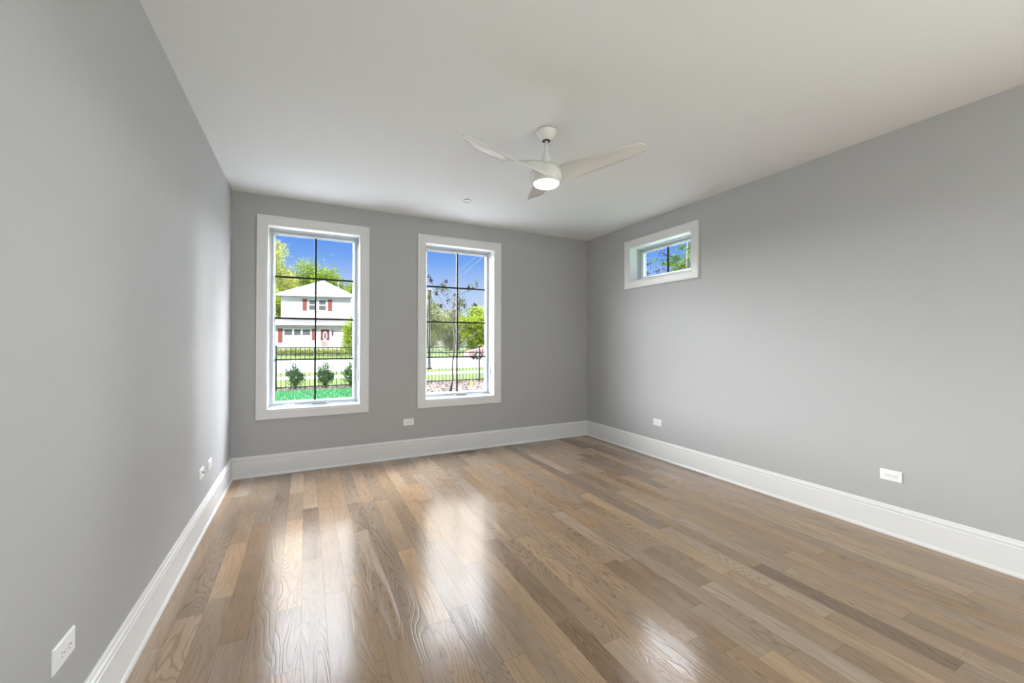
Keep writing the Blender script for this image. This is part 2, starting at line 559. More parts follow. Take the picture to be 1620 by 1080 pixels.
baseboard('baseboard_back', (XL, YB, 0), (XR, YB, 0), (0, -1, 0), 'tall white baseboard under the two tall windows')
baseboard('baseboard_left', (XL, -.7, 0), (XL, YB, 0), (1, 0, 0), 'tall white baseboard along the left wall', False, True)
baseboard('baseboard_right', (XR, -.7, 0), (XR, YB, 0), (-1, 0, 0), 'tall white baseboard along the right wall', False, True)

# ================================================================== WINDOWS
CASW = .0895
def build_window(name, label, op, loc, rz, rows, cols, wall_th, crank=True, hb=.0085):
    x0, x1, z0, z1 = op
    t = thing(name, label, 'window', loc, rz, kind='structure')
    cas = [(-.004, 0), (-.004, -.010), (.004, -.013), (.012, -.0135), (.016, -.016), (.068, -.0175), (.074, -.0165), (.078, -.020), (.086, -.0215), (CASW, -.019), (CASW, 0)]
    MB().ring(x0, x1, z0, z1, cas).build('casing', TRIM, t)
    MB().ring(x0, x1, z0, z1, [(0, -.008), (0, .115), (-.006, .115), (-.006, -.006)]).build('jamb', TRIM, t)
    fp = [(0, .10), (0, wall_th - .01), (-.026, wall_th - .01), (-.026, .125), (-.024, .122), (-.015, .118), (-.013, .106), (-.011, .100)]
    MB().ring(x0, x1, z0, z1, fp).build('frame', VINYL, t)
    sh = [(-.0275, .130), (-.0275, .172), (-.058, .172), (-.062, .156), (-.061, .146), (-.053, .141), (-.050, .132), (-.047, .128), (-.031, .128)]
    sash = MB().ring(x0, x1, z0, z1, sh).build('sash', VINYL, t)
    gi = .058
    gx0, gx1, gz0, gz1 = x0 + gi, x1 - gi, z0 + gi + .006, z1 - gi + .004
    MB().box(gx0, gx1, .149, .153, gz0, gz1).build('glass_pane', GLASS, t)
    gr = MB()
    ax0, ax1, az0, az1 = x0 + .06, x1 - .06, z0 + .06, z1 - .06
    for k in range(1, cols):
        xm = ax0 + (ax1 - ax0) * k / cols
        gr.box(xm - hb, xm + hb, .139, .1485, az0, az1); gr.box(xm - hb, xm + hb, .1535, .164, az0, az1)
    for k in range(1, rows):
        zm = az0 + (az1 - az0) * k / rows
        gr.box(ax0, ax1, .1395, .1480, zm - hb, zm + hb); gr.box(ax0, ax1, .154, .1635, zm - hb, zm + hb)
    gr.build('muntin_grille', DARKBAR, t, 'dark muntin bars')
    if crank:
        xm = (x0 + x1) / 2 + .05
        c = MB()
        c.bevbox(xm - .085, xm + .085, .092, .118, z0 + .004, z0 + .030, .006)
        op_ = c.build('crank_operator', VINYL, t)
        MB().box(xm - .075, xm + .06, .0905, .0935, z0 + .022, z0 + .031).build('operator_slot', SLOT, op_, 'dark slot')
        xh = x0 + .19 if crank == 1 else x1 - .20
        c = MB()
        c.tube([(xh - .055, .088, z0 + .022), (xh - .01, .084, z0 + .028), (xh + .05, .084, z0 + .028)], [.0075, .0065, .0075], 10)
        c.tube([(xh + .05, .084, z0 + .028), (xh + .05, .1, z0 + .018)], [.006, .006], 8)
        c.build('crank_handle', VINYL, t)
        lv = MB()
        lv.bevbox(x1 - .020, x1 - .008, .080, .104, z0 + .255, z0 + .375, .004)
        lvo = lv.build('lock_lever', VINYL, t)
        MB().tube([(x1 - .014, .082, z0 + .30), (x1 - .018, .066, z0 + .33), (x1 - .018, .06, z0 + .36)], [.005, .0045, .004], 8).build('lever_arm', VINYL, lvo)
        tr = MB()
        tr.box(x1 - .0275, x1 - .0262, .128, .150, z0 + .03, z1 - .12)
        tr.build('hinge_track', mat('track_grey', (.22, .26, .29), .4, .5, var=.1), t, 'grey hinge-side track')
    return t
build_window('window_1', 'tall white-cased window on the left, looking at the white house', W1, (0, YB, 0), 0, 4, 2, TH, 1)
build_window('window_2', 'tall white-cased window nearer the far corner, looking at the young tree', W2, (0, YB, 0), 0, 4, 2, TH, 2)
build_window('window_3', 'small high transom window on the right wall', W3, (XR, 0, 0), R(-90), 1, 2, THR, 0, .0045)

# ================================================================== OUTLETS AND WALL PLATES
def plate_base(name, label, loc, rz, group, w=.119, h=.074):
    t = thing(name, label, 'wall plate' if name != 'power_outlet' else 'outlet', loc, rz, group)
    MB().bevbox(-w / 2, w / 2, -.0065, 0, -h / 2, h / 2, .004).build('cover_plate', PLATE, t)
    return t

def outlet(label, loc, rz):
    t = plate_base('power_outlet', label, loc, rz, 'horizontal power outlets low on the walls')
    for sx in (-.0195, .0195):
        m = MB()
        pts = []
        for k in range(20):
            a = 2 * math.pi * k / 20
            pts.append((sx + .0145 * math.cos(a), max(-.0125, min(.0125, .0165 * math.sin(a)))))
        vs = [(x, -.0088, z) for x, z in pts] + [(x, -.0062, z) for x, z in pts]
        m.add(vs, [tuple(range(20))] + [(i, (i + 1) % 20, 20 + (i + 1) % 20, 20 + i) for i in range(20)])
        r = m.build('receptacle', PLATE, t)
        s = MB()
        s.box(sx - .0085, sx - .0015, -.0092, -.0085, .0045, .0064)
        s.box(sx - .0085, sx - .0025, -.0092, -.0085, -.0064, -.0045)
        s.add([(sx + .0065 + .0027 * math.cos(2 * math.pi * k / 10), -.0092, .0027 * math.sin(2 * math.pi * k / 10)) for k in range(10)], [tuple(range(10))])
        s.build('slot', SLOT, r, 'dark plug slots')
    s = MB()
    s.add([(.0028 * math.cos(2 * math.pi * k / 10), -.0072, .0028 * math.sin(2 * math.pi * k / 10)) for k in range(10)] + [(.0028 * math.cos(2 * math.pi * k / 10), -.006, .0028 * math.sin(2 * math.pi * k / 10)) for k in range(10)],
          [tuple(range(10))] + [(i, (i + 1) % 10, 10 + (i + 1) % 10, 10 + i) for i in range(10)])
    s.build('screw', VINYL, t)
    return t
outlet('horizontal white power outlet between and below the two tall windows', (1.040, YB, .398), 0)
outlet('white power outlet on the right wall near the far corner', (XR, 3.346, .400), R(-90))
outlet('white power outlet on the right wall nearest the camera', (XR, 1.294, .400), R(-90))
outlet('white power outlet on the left wall closest to the camera', (XL, 1.668, .395), R(90))
cx = plate_base('coax_plate', 'white wall plate with a protruding dark cable connector on the left wall', (XL, 3.43, .405), R(90), None)
m = MB()
m.tube([(.012, -.006, .004), (.012, -.009, .004)], [.0075, .0075], 6); m.tube([(.012, -.009, .004), (.012, -.017, .004)], [.0045, .0045], 12)
m.build('coax_connector', BRASS, cx, 'dark metal connector')
dp = plate_base('blank_insert_plate', 'white wall plate with a smooth rectangular insert, beside the left far corner', (XL, 3.695, .397), R(90), None)
m = MB().bevbox(-.034, .034, -.0095, -.006, -.0165, .0165, .002)
m.build('insert', PLATE, dp)

# ================================================================== CEILING FAN
FC = (1.452, 2.345)
fan = thing('ceiling_fan', 'white three-blade ceiling fan with a lit round lamp', 'ceiling fan', (FC[0], FC[1], H))
can = MB().lathe([(.064, -.0035), (.072, -.0045), (.0725, -.010), (.0700, -.020), (.0625, -.035), (.0525, -.049), (.0425, -.060), (.034, -.066), (.026, -.068)], 48).build('canopy', FANW, fan)
MB().lathe([(.0665, 0), (.0665, -.0035)], 48, smooth=False).build('canopy_gap', SLOT, can, 'dark shadow gap ring')
MB().lathe([(.0275, -.0665), (.0275, -.0695), (.0145, -.0700)], 32).build('hanger_opening', SLOT, can, 'dark opening round the rod')
MB().lathe([(.0125, -.055), (.0125, -.160)], 24).build('downrod', FANW, fan)
prof = [(.0135, -.142), (.0185, -.146), (.022, -.158), (.028, -.180), (.036, -.205), (.043, -.220), (.050, -.228), (.066, -.240), (.084, -.254), (.098, -.272), (.106, -.292), (.109, -.310), (.108, -.326), (.102, -.342), (.093, -.355), (.0885, -.360), (.0865, -.359)]
MB().lathe(prof, 64).build('motor_housing', FANW, fan)
lp = [(.0862, -.3585), (.083, -.366), (.072, -.3735), (.055, -.379), (.035, -.3825), (.015, -.384), (.002, -.3842)]
MB().lathe(lp, 48).build('lamp_lens', LENS, fan, 'glowing round lamp lens')

def fan_blade():
    rs = np.concatenate([np.linspace(.0, .60, 28), [.62, .635, .645, .651, .655]])
    def ip(r, xs, ys): return float(np.interp(r, xs, ys))
    up, n = [], 9
    rows = []
    for r in rs:
        w = ip(r, [.0, .06, .12, .22, .34, .45, .55, .61, .635, .648, .655], [.085, .112, .120, .122, .132, .130, .112, .086, .064, .040, .012])
        th = R(ip(r, [.0, .06, .11, .17, .25, .33, .44, .55, .66], [74, 70, 62, 46, 29, 17, 13, 15, 20]))
        l = ip(r, [.0, .06, .12, .22, .42, .655], [.086, .080, .070, .058, .046, .012])
        ze = ip(r, [.0, .06, .12, .22, .42, .56, .655], [-.351, -.347, -.338, -.318, -.284, -.262, -.238])
        top, bot = [], []
        for k in range(n):
            s = k / (n - 1)
            camber = .010 * math.sin(math.pi * s) * min(1, w / .1)
            t_ = .0045 * math.sqrt(max(0, math.sin(math.pi * min(max(s, .02), .98)))) + .0012
            lat = l - s * w * math.cos(th) - camber * math.sin(th) * 0
            zz = ze + s * w * math.sin(th) + camber * math.cos(th)
            nx, nz = math.sin(th), math.cos(th)      # surface normal in the lateral/z plane
            top.append((r, lat + nx * t_ * 1, zz + nz * t_)); bot.append((r, lat - nx * t_, zz - nz * t_))
        rows.append(top + bot[::-1])
    vs = [p for row in rows for p in row]
    c = 2 * n
    fs = []
    for i in range(len(rs) - 1):
        for k in range(c):
            k2 = (k + 1) % c
            fs.append((i * c + k, i * c + k2, (i + 1) * c + k2, (i + 1) * c + k))
    fs.append(tuple(range(c))); fs.append(tuple((len(rs) - 1) * c + k for k in range(c)))
    m = MB(); m.add(vs, fs, True)
    return m
for k, az in enumerate((-49, 71, -169)):
    b = fan_blade().build('blade', BLADE, fan)
    b.rotation_euler = (0, 0, R(az))

sp = thing('sprinkler_cover', 'small round white cover plate set flush in the ceiling', 'ceiling cover', (1.450, 3.862, H))
MB().lathe([(.036, 0), (.036, -.005)], 32, smooth=False).build('recess_ring', SLOT, sp, 'dark gap ring')
MB().lathe([(.037, -.0045), (.0415, -.0055), (.0415, -.0075), (.038, -.0088), (.01, -.0092)], 40).build('cover_disc', FANW, sp)

# floor register
fv = thing('floor_vent', 'brown slotted floor register by the back baseboard', 'floor vent', (1.685, 4.528, 0))
mb = MB(); mb.box(-.15, .15, -.032, .032, .0003, .0028); mb.build('vent_frame', VENTW, fv)
sl = MB()
for half in (-1, 1):
    for k in range(9):
        xx = half * .0685 + (k - 4) * .0135
        sl.box(xx - .0045, xx + .0045, -.020, .020, .0026, .0032)
sl.build('slot_grille', SLOT, fv, 'two banks of dark slots')

# ================================================================== OUTSIDE
G = -.08
GRASS_D = mat('lawn_grass', (.035, .16, .062), .9, .1, color2=(.018, .10, .036), vscale=14)
GRASS_L = mat('verge_grass', (.040, .064, .003), .9, .1, color2=(.013, .038, .0015), vscale=4.5)
MULCH = mat('mulch', (.13, .10, .09), .95, .1, color2=(.04, .033, .03), vscale=26, bump=.6, bscale=60)
CONC = mat('concrete', (.42, .41, .40), .85, .2, color2=(.35, .34, .33), vscale=1.2)
ASPH = mat('pale_asphalt', (.30, .30, .31), .9, .2, color2=(.25, .25, .26), vscale=1.0)
def ground(name, label, x0, x1, y0, y1, z, m, cat='ground', dz=.4):
    return tag(MB().box(x0, x1, y0, y1, G - dz, z).build(name, m), label, cat, kind='structure')
ground('bounce_paving', 'unseen grey paving added outside the window wall to bounce light onto the ceiling', -14, 9, YB + TH, 9.2, G + .02, mat('bounce_grey', (.34, .34, .345), .85, .2, color2=(.28, .28, .285), vscale=1.5))  # unseen bounce surface added to brighten the ceiling
ground('lawn', 'green lawn between the building and the black fence', -14, 1.62, 9.2, 13.05, G, GRASS_D)
ground('mulch_bed', 'brown mulch bed round the young tree and along the fence', 1.62, 16, 9.2, 13.05, G, MULCH)
ground('mulch_strip', 'brown mulch strip under the fence and the three round shrubs', -14, 16, 13.05, 14.25, G + .004, MULCH)
ground('verge', 'yellow-green grass verge behind the fence', -30, 45, 14.25, 17.0, G, GRASS_L)
ground('sidewalk', 'pale concrete sidewalk beyond the fence', -30, 45, 17.0, 18.3, G + .01, CONC)
ground('roadside_grass', 'yellow-green grass strip between sidewalk and street', -30, 45, 18.3, 20.9, G, GRASS_L)
ground('street', 'pale sunlit street in front of the house', -50, 70, 20.9, 37.0, G - .02, ASPH)
ground('front_yard', 'grass yard of the house across the street', -80, 100, 37.0, 140, G, GRASS_L)
ground('side_yard', 'grass beside the right wall of the building', 16, 60, -40, 14.25, G, GRASS_L)
ground('rear_yard', 'grass behind the building', -14, 16, -40, YR - .4, G, GRASS_D)
ground('side_bed', 'ground beside the right wall', XR + .4, 16, YR - .4, YB + TH, G, GRASS_D)

# lawn blades in the part seen through the windows: stuff
rng = np.random.default_rng(3)
N = 15000
px = rng.uniform(-2.2, 1.6, N); py = rng.uniform(9.0, 13.0, N)
hh = rng.uniform(.025, .075, N); a = rng.uniform(0, 6.28, N); lean = rng.normal(0, .018, (N, 2)); w = .006
V = np.zeros((N, 3, 3))
V[:, 0] = np.stack([px - w * np.cos(a), py - w * np.sin(a), np.full(N, G)], 1)
V[:, 1] = np.stack([px + w * np.cos(a), py + w * np.sin(a), np.full(N, G)], 1)
V[:, 2] = np.stack([px + lean[:, 0], py + lean[:, 1], G + hh], 1)
LAWNLEAF = leaf_mat('grass_blades', (0.0155, 0.0806, 0.031), (0.0744, 0.186, 0.0806), .3)
gb = raw_mesh('grass_blades', V.reshape(-1, 3), np.arange(3 * N).reshape(-1, 3), LAWNLEAF, attrs={'tone': rng.random(N) ** 2})
tag(gb, 'short green grass blades on the lawn below the left window', 'grass', kind='stuff')
# bark chips on the mulch
N = 10000
px = np.concatenate([rng.uniform(1.7, 7.2, N // 2), rng.uniform(-2, 7.4, N // 2)]); py = np.concatenate([rng.uniform(9.3, 13.05, N // 2), rng.uniform(13.05, 14.2, N // 2)])
a = rng.uniform(0, 6.28, N); s = rng.uniform(.008, .024, N); tl = rng.normal(0, .5, N)
ux = np.stack([np.cos(a) * s, np.sin(a) * s, np.zeros(N)], 1); uy = np.stack([-np.sin(a) * s * .4, np.cos(a) * s * .4, tl * s * .6], 1)
c0 = np.stack([px, py, G + .008 + s * .4], 1)
V = np.stack([c0 - ux - uy, c0 + ux - uy, c0 + ux + uy, c0 - ux + uy], 1).reshape(-1, 3)
BARK = leaf_mat('bark_chips', (.012, .010, .009), (.13, .10, .085), 0)
tag(raw_mesh('bark_chips', V, np.arange(4 * N).reshape(-1, 4), BARK, attrs={'tone': rng.random(N)}), 'loose brown bark chips on the mulch bed', 'mulch', kind='stuff')

# ---- fence
FENCE = mat('black_fence_metal', (.010, .009, .008), .5, .25, var=.2)
YF = 13.22
fence = thing('fence', 'black metal picket fence with square posts beyond the lawn', 'fence', (0, YF, G))
posts = [-2.81, -.75, 1.31, 3.37, 5.43, 7.49]
for i in range(len(posts) - 1):
    r = MB()
    for z0, z1 in ((1.205, 1.235), (1.02, 1.05), (.075, .105)):
        r.box(posts[i] + .026, posts[i + 1] - .026, -.014, .014, z0, z1)
    r.build('rail', FENCE, fence)
pk = MB().box(-.0085, .0085, -.0085, .0085, .02, 1.225)
pk0 = None
for i in range(len(posts) - 1):
    for k in range(1, 17):
        xx = posts[i] + (posts[i + 1] - posts[i]) * k / 17
        if pk0 is None:
            pk0 = q = pk.build('picket', FENCE, fence)
        else:
            q = pk0.copy(); COL.objects.link(q)
        q.location = (xx, 0, 0)
p0 = None
for xx in posts:
    if p0 is None:
        p = MB(); p.box(-.026, .026, -.026, .026, 0, 1.265)
        p.add([(-.031, -.031, 1.265), (.031, -.031, 1.265), (.031, .031, 1.265), (-.031, .031, 1.265), (-.031, -.031, 1.278), (.031, -.031, 1.278), (.031, .031, 1.278), (-.031, .031, 1.278), (0, 0, 1.295)],
              [(0, 3, 2, 1), (0, 1, 5, 4), (1, 2, 6, 5), (2, 3, 7, 6), (3, 0, 4, 7), (4, 5, 8), (5, 6, 8), (6, 7, 8), (7, 4, 8)])
        p0 = q = p.build('post', FENCE, fence)
    else:
        q = p0.copy(); COL.objects.link(q)
    q.location = (xx, 0, 0)

# ---- foliage helper
def leaves(name, m, parent, blobs, n, size, seed, shell=.55, flat=.0, squash=1.0):
    """n leaf blades spread through ellipsoids blobs = [(x,y,z,rx,ry,rz)...]"""
    rg = np.random.default_rng(seed)
    B = np.array(blobs, float)
    vol = (B[:, 3] * B[:, 4] * B[:, 5]) ** .75
    idx = rg.choice(len(B), n, p=vol / vol.sum())
    d = rg.normal(size=(n, 3)); d /= np.linalg.norm(d, axis=1)[:, None]
    rad = shell + (1 - shell) * rg.random(n) ** .6
    rad *= 1 + .18 * rg.normal(size=n)
    c = B[idx, :3] + d * rad[:, None] * B[idx, 3:]
    a = rg.normal(size=(n, 3)) + d * .4; a /= np.linalg.norm(a, axis=1)[:, None]
    b = np.cross(a, rg.normal(size=(n, 3))); b /= np.linalg.norm(b, axis=1)[:, None]
    s = size * rg.uniform(.6, 1.25, n)[:, None]
    V = np.stack([c - a * s, c + b * s * .5 - a * s * .15, c + a * s, c - b * s * .5 - a * s * .15], 1).reshape(-1, 3)
    t = np.clip(rg.normal(.45, .25, n) + rg.normal(0, .12, len(B))[idx], 0, 1)
    return raw_mesh(name, V, np.arange(4 * n).reshape(-1, 4), m, parent, {'tone': t})

LEAF_MID = leaf_mat('tree_leaves', (0.026, 0.060, 0.0074), (0.18, 0.215, 0.028))
LEAF_YEL = leaf_mat('pale_tree_leaves', (0.0806, 0.1054, 0.0186), (0.2976, 0.2976, 0.0806))
LEAF_LIME = leaf_mat('lime_leaves', (0.062, 0.1178, 0.0093), (0.2604, 0.31, 0.0434))
LEAF_OLIVE = leaf_mat('olive_leaves', (0.0372, 0.0527, 0.0186), (0.2108, 0.2232, 0.0806))
LEAF_SHRUB = leaf_mat('shrub_leaves', (0.0074, 0.0279, 0.0136), (0.0744, 0.1364, 0.0434), .15)
LEAF_HEDGE = leaf_mat('hedge_leaves', (0.062, 0.093, 0.0124), (0.2604, 0.2852, 0.0744))
LEAF_DARK = leaf_mat('sparse_leaves', (.008, .0065, .005), (.035, .028, .014), .1)
LEAF_YOUNG = leaf_mat('young_tree_leaves', (.012, .014, .006), (.07, .075, .022), .15)
TWIG = mat('bark', (.05, .042, .036), .9, .2, color2=(.025, .02, .017), vscale=12)
PALETRUNK = mat('pale_bark', (.12, .105, .09), .9, .2, color2=(.07, .06, .05), vscale=12)

def branchy(mb_, base, top, r0, n, seed, spread, r_end=.3, zlo=.35, twigs=0, tips=None):
    """tapering trunk with n branches; returns branch tips"""
    rg = random.Random(seed)
    base, top = Vector(base), Vector(top)
    L = (top - base).length
    pts, rr = [], []
    for i in range(9):
        t = i / 8
        p = base.lerp(top, t) + Vector((rg.gauss(0, .012) * L * (t > 0), rg.gauss(0, .012) * L * (t > 0), 0))
        pts.append(p); rr.append(r0 * (1 - t * (1 - r_end)))
    mb_.tube(pts, rr, 8)
    out = []
    for k in range(n):
        t = zlo + (1 - zlo) * (k + .5) / n
        i = min(int(t * 8), 7)
        p = pts[i].lerp(pts[i + 1], t * 8 - i)
        a = k * 2.4 + rg.uniform(-.5, .5)
        ln = spread * (1.15 - .65 * t) * rg.uniform(.75, 1.2)
        e = p + Vector((math.cos(a) * ln, math.sin(a) * ln, ln * rg.uniform(.35, 1.0)))
        mid = p.lerp(e, .5) + Vector((0, 0, ln * .08))
        rb = r0 * (1 - t * .7) * .45
        mb_.tube([p, mid, e], [rb, rb * .7, rb * .3], 6)
        out.append(e)
        for j in range(twigs):
            q = p.lerp(e, rg.uniform(.35, .95))
            a2 = a + rg.uniform(-1.3, 1.3)
            l2 = ln * rg.uniform(.3, .6)
            e2 = q + Vector((math.cos(a2) * l2, math.sin(a2) * l2, l2 * rg.uniform(.2, 1.1)))
            mb_.tube([q, q.lerp(e2, .5) + Vector((0, 0, l2 * .06)), e2], [rb * .4, rb * .3, rb * .15], 5)
            out.append(e2)
    out.append(pts[-1])
    return out

# ---- three round shrubs behind the fence
def shrub(label, x, y, h, w, seed):
    t = thing('shrub', label, 'shrub', (x, y, G), 0, 'small round shrubs behind the fence')
    mb_ = MB()
    rg = random.Random(seed)
    for k in range(9):
        a = k * 2.4
        mb_.tube([(0, 0, 0), (math.cos(a) * w * .2, math.sin(a) * w * .2, h * .35), (math.cos(a) * w * .38, math.sin(a) * w * .38, h * rg.uniform(.55, .85))], [.012, .009, .004], 5)
    mb_.build('stem', TWIG, t)
    blobs = [(0, 0, h * .40, w * .46, w * .46, h * .34), (0, 0, h * .68, w * .27, w * .27, h * .24), (rg.uniform(-.04, .04), 0, h * .86, w * .11, w * .11, h * .13)]
    for k in range(7):
        a = k * .9 + rg.random()
        blobs.append((math.cos(a) * w * .34, math.sin(a) * w * .34, h * rg.uniform(.28, .62), w * .16, w * .16, h * .17))
    leaves('foliage', LEAF_SHRUB, t, blobs, 3400, .022, seed, .25)
shrub('small round dark green shrub, leftmost of three behind the fence', -.28, 13.62, .80, .55, 1)
shrub('small round dark green shrub, middle of three behind the fence', .53, 13.62, .86, .57, 2)
shrub('small round dark green shrub, rightmost of three at the window edge', 1.26, 13.62, .82, .55, 4)

# ---- white house across the street
SIDING = mat('white_siding', (.42, .42, .43), .6, .3, color2=(.38, .38, .39), vscale=1.2)
ROOFM = mat('pale_shingles', (.085, .085, .088), .9, .2, color2=(.068, .068, .07), vscale=9)
RED = mat('red_shutter_paint', (.16, .042, .036), .6, .3, var=.15)
DOORR = mat('red_door_paint', (.10, .018, .02), .5, .4, var=.15)
DARKGL = mat('house_window_glass', (.075, .08, .085), .3, .3, var=.25, vscale=2)
WHITE = mat('white_house_trim', (.50, .50, .50), .5, .4, var=.02)
IRON = mat('dark_iron', (.05, .05, .05), .5, .4, var=.2)
house = thing('house', 'white two-storey house with pale hip roof and red shutters across the street', 'house', (1.93, 49.5, G), R(-13.9))
def siding(mb_, x0, x1, y0, y1, z0, z1, step=.2):
    mb_.box(x0, x1, y0, y1, z0, z1)
    z = z0
    while z < z1 - .02:          # lap boards on the front
        zt = min(z + step, z1)
        mb_.add([(x0, y0 - .022, z), (x1, y0 - .022, z), (x1, y0 - .001, zt), (x0, y0 - .001, zt), (x0, y0 - .001, z), (x1, y0 - .001, z)], [(0, 1, 2, 3), (4, 5, 1, 0)])
        z += step
    return mb_
siding(MB(), -8.2, 4.3, 0, 10, 0, 3.55).build('lower_wall', SIDING, house)
siding(MB(), -5.05, 2.35, 1.8, 9.2, 3.2, 6.62).build('upper_wall', SIDING, house)
pr = MB()
pr.add([(-8.6, -.75, 3.40), (4.7, -.75, 3.40), (4.7, 1.8, 4.15), (-8.6, 1.8, 4.15), (-8.6, -.75, 3.28), (4.7, -.75, 3.28), (4.7, 1.8, 4.03), (-8.6, 1.8, 4.03)],
       [(0, 1, 2, 3), (4, 7, 6, 5), (0, 4, 5, 1), (1, 5, 6, 2), (2, 6, 7, 3), (3, 7, 4, 0)])
prf = pr.build('porch_roof', ROOFM, house)
MB().box(-8.62, 4.72, -.83, -.74, 3.24, 3.46).build('gutter', WHITE, prf, 'white gutter')
hp = MB()
e0, e1, ez = -5.65, 2.95, 6.74
hp.add([(e0, 1.2, ez), (e1, 1.2, ez), (e1, 9.8, ez), (e0, 9.8, ez), (-1.35, 5.2, 9.0), (-1.35, 5.8, 9.0), (e0, 1.2, ez - .12), (e1, 1.2, ez - .12), (e1, 9.8, ez - .12), (e0, 9.8, ez - .12)],
       [(0, 1, 4), (1, 2, 5, 4), (2, 3, 5), (3, 0, 4, 5), (6, 9, 8, 7), (0, 6, 7, 1), (1, 7, 8, 2), (2, 8, 9, 3), (3, 9, 6, 0)])
hipr = hp.build('hip_roof', ROOFM, house)
MB().box(e0 - .02, e1 + .02, 1.10, 1.20, ez - .17, ez + .04).build('gutter', WHITE, hipr, 'white gutter')
MB().lathe([(.085, 7.3), (.085, 8.78), (.1, 8.78), (.1, 8.84)], 16, (.52, 4.2)).build('vent_pipe', WHITE, house, 'white roof vent pipe')
def house_window(x0, x1, z0, z1, yy, units):
    f = MB()
    f.ring(x0, x1, z0, z1, [(0, yy - .03), (.09, yy - .05), (.09, yy), (0, yy)])
    u = (x1 - x0) / units
    for k in range(units):
        a, b = x0 + k * u, x0 + (k + 1) * u
        if k: f.box(a - .09, a + .09, yy - .05, yy, z0, z1)
        zm = (z0 + z1) / 2
        f.box(a, b, yy - .045, yy, zm - .05, zm + .05)
    fo = f.build('window', WHITE, house)
    MB().box(x0, x1, yy - .022, yy - .012, z0, z1).build('pane', DARKGL, fo)
    if units == 3:   # pale blinds pulled over the lower sashes
        MB().box(x0, x1, yy - .028, yy - .023, z0, (z0 + z1) / 2).build('blind', WHITE, fo, 'white blind')
def shutter(x0, x1, z0, z1, yy):
    m = MB()
    m.box(x0, x1, yy - .045, yy, z0, z1)
    for a, b in ((z0 + .1, (z0 + z1) / 2 - .05), ((z0 + z1) / 2 + .05, z1 - .1)):
        m.ring(x0 + .13, x1 - .13, a + .05, b - .05, [(0, yy - .06), (.04, yy - .06), (.05, yy - .045), (-.01, yy - .045)])
    m.build('shutter', RED, house, 'red panelled shutter')
yw = 1.775
house_window(-2.12, -1.40, 5.07, 6.2, yw, 1)
house_window(-1.06, -.34, 5.07, 6.2, yw, 1)
shutter(-2.80, -2.36, 4.98, 6.30, yw); shutter(-.14, .30, 4.98, 6.30, yw)
house_window(-4.15, -1.55, 1.40, 2.78, -.025, 3)
shutter(-4.78, -4.34, 1.32, 2.86, -.025); shutter(-1.38, -.98, 1.32, 2.86, -.025)
dr = MB().box(-.50, .42, -.05, 0, .72, 2.80).build('door', DOORR, house, 'red front door')
MB().ring(-.50, .42, .72, 2.80, [(0, -.06), (.1, -.07), (.1, 0), (0, 0)]).build('door_frame', WHITE, dr)
def oval(cx_, cz, rx, rz, yy):
    return [(cx_ + rx * math.cos(2 * math.pi * k / 28), yy, cz + rz * math.sin(2 * math.pi * k / 28)) for k in range(28)]
ov = MB(); ov.add(oval(-.04, 2.08, .22, .50, -.075) + oval(-.04, 2.08, .22, .50, -.05), [tuple(range(28))] + [(i, (i + 1) % 28, 28 + (i + 1) % 28, 28 + i) for i in range(28)])
ovo = ov.build('oval_surround', WHITE, dr, 'white oval surround')
ov = MB(); ov.add(oval(-.04, 2.08, .13, .38, -.082) + oval(-.04, 2.08, .13, .38, -.07), [tuple(range(28))] + [(i, (i + 1) % 28, 28 + (i + 1) % 28, 28 + i) for i in range(28)])
ov.build('oval_glass', DARKGL, dr, 'dark oval glass')
wlmp = MB(); wlmp.box(.66, .82, -.2, -.05, 2.2, 2.22); wlmp.lathe([(.05, 2.2), (.085, 2.25), (.095, 2.55), (.05, 2.66), (.01, 2.74)], 10, (.74, -.14)); wlmp.box(.72, .76, -.14, 0, 2.05, 2.1); wlmp.box(.72, .76, -.06, 0, 2.05, 2.5)
wlmp.build('wall_lantern', IRON, house, 'dark wall lantern')
MB().box(-5.2, 4.2, -1.7, -.03, 0, .72).build('porch_floor', CONC, house)
rl = MB(); rl.box(-1.1, 1.15, -1.6, -1.52, 1.50, 1.58); rl.box(-1.1, 1.15, -1.59, -1.53, .82, .88)
for k in range(17):
    xx = -1.06 + k * .136
    rl.box(xx - .028, xx + .028, -1.585, -1.535, .72, 1.52)
rl.build('porch_railing', WHITE, house, 'white porch railing')

# hedge and tall bush in front of the house
hd = tag(leaves('hedge', LEAF_HEDGE, None, [(x_, 0, .38, .55, .45, .40) for x_ in np.arange(-4.5, 3.6, .45)], 9000, .06, 21, .3), 'long low yellow-green hedge in front of the house', 'hedge')
hd.location = (.3, 45.9, G); hd.rotation_euler = (0, 0, R(-20))
tb = thing('tall_bush', 'tall yellow-green bush at the right corner of the house', 'bush', (4.15, 43.9, G))
mb = MB(); mb.tube([(0, 0, 0), (.05, 0, 1.5), (0, .05, 3)], [.09, .06, .03], 8); mb.tube([(0, 0, .4), (-.5, .1, 1.4), (-.7, 0, 2.3)], [.06, .04, .02], 6); mb.tube([(0, 0, .4), (.5, .1, 1.4), (.7, 0, 2.3)], [.06, .04, .02], 6)
mb.build('stem', TWIG, tb)
leaves('foliage', LEAF_LIME, tb, [(-.2, 0, 1.1, .95, .9, 1.15), (0, 0, 2.3, .85, .8, 1.3), (.35, 0, 3.5, .6, .6, 1.1), (-.55, 0, 2.6, .35, .4, .9), (.8, 0, 1.6, .8, .7, 1.4)], 9000, .075, 22, .35)

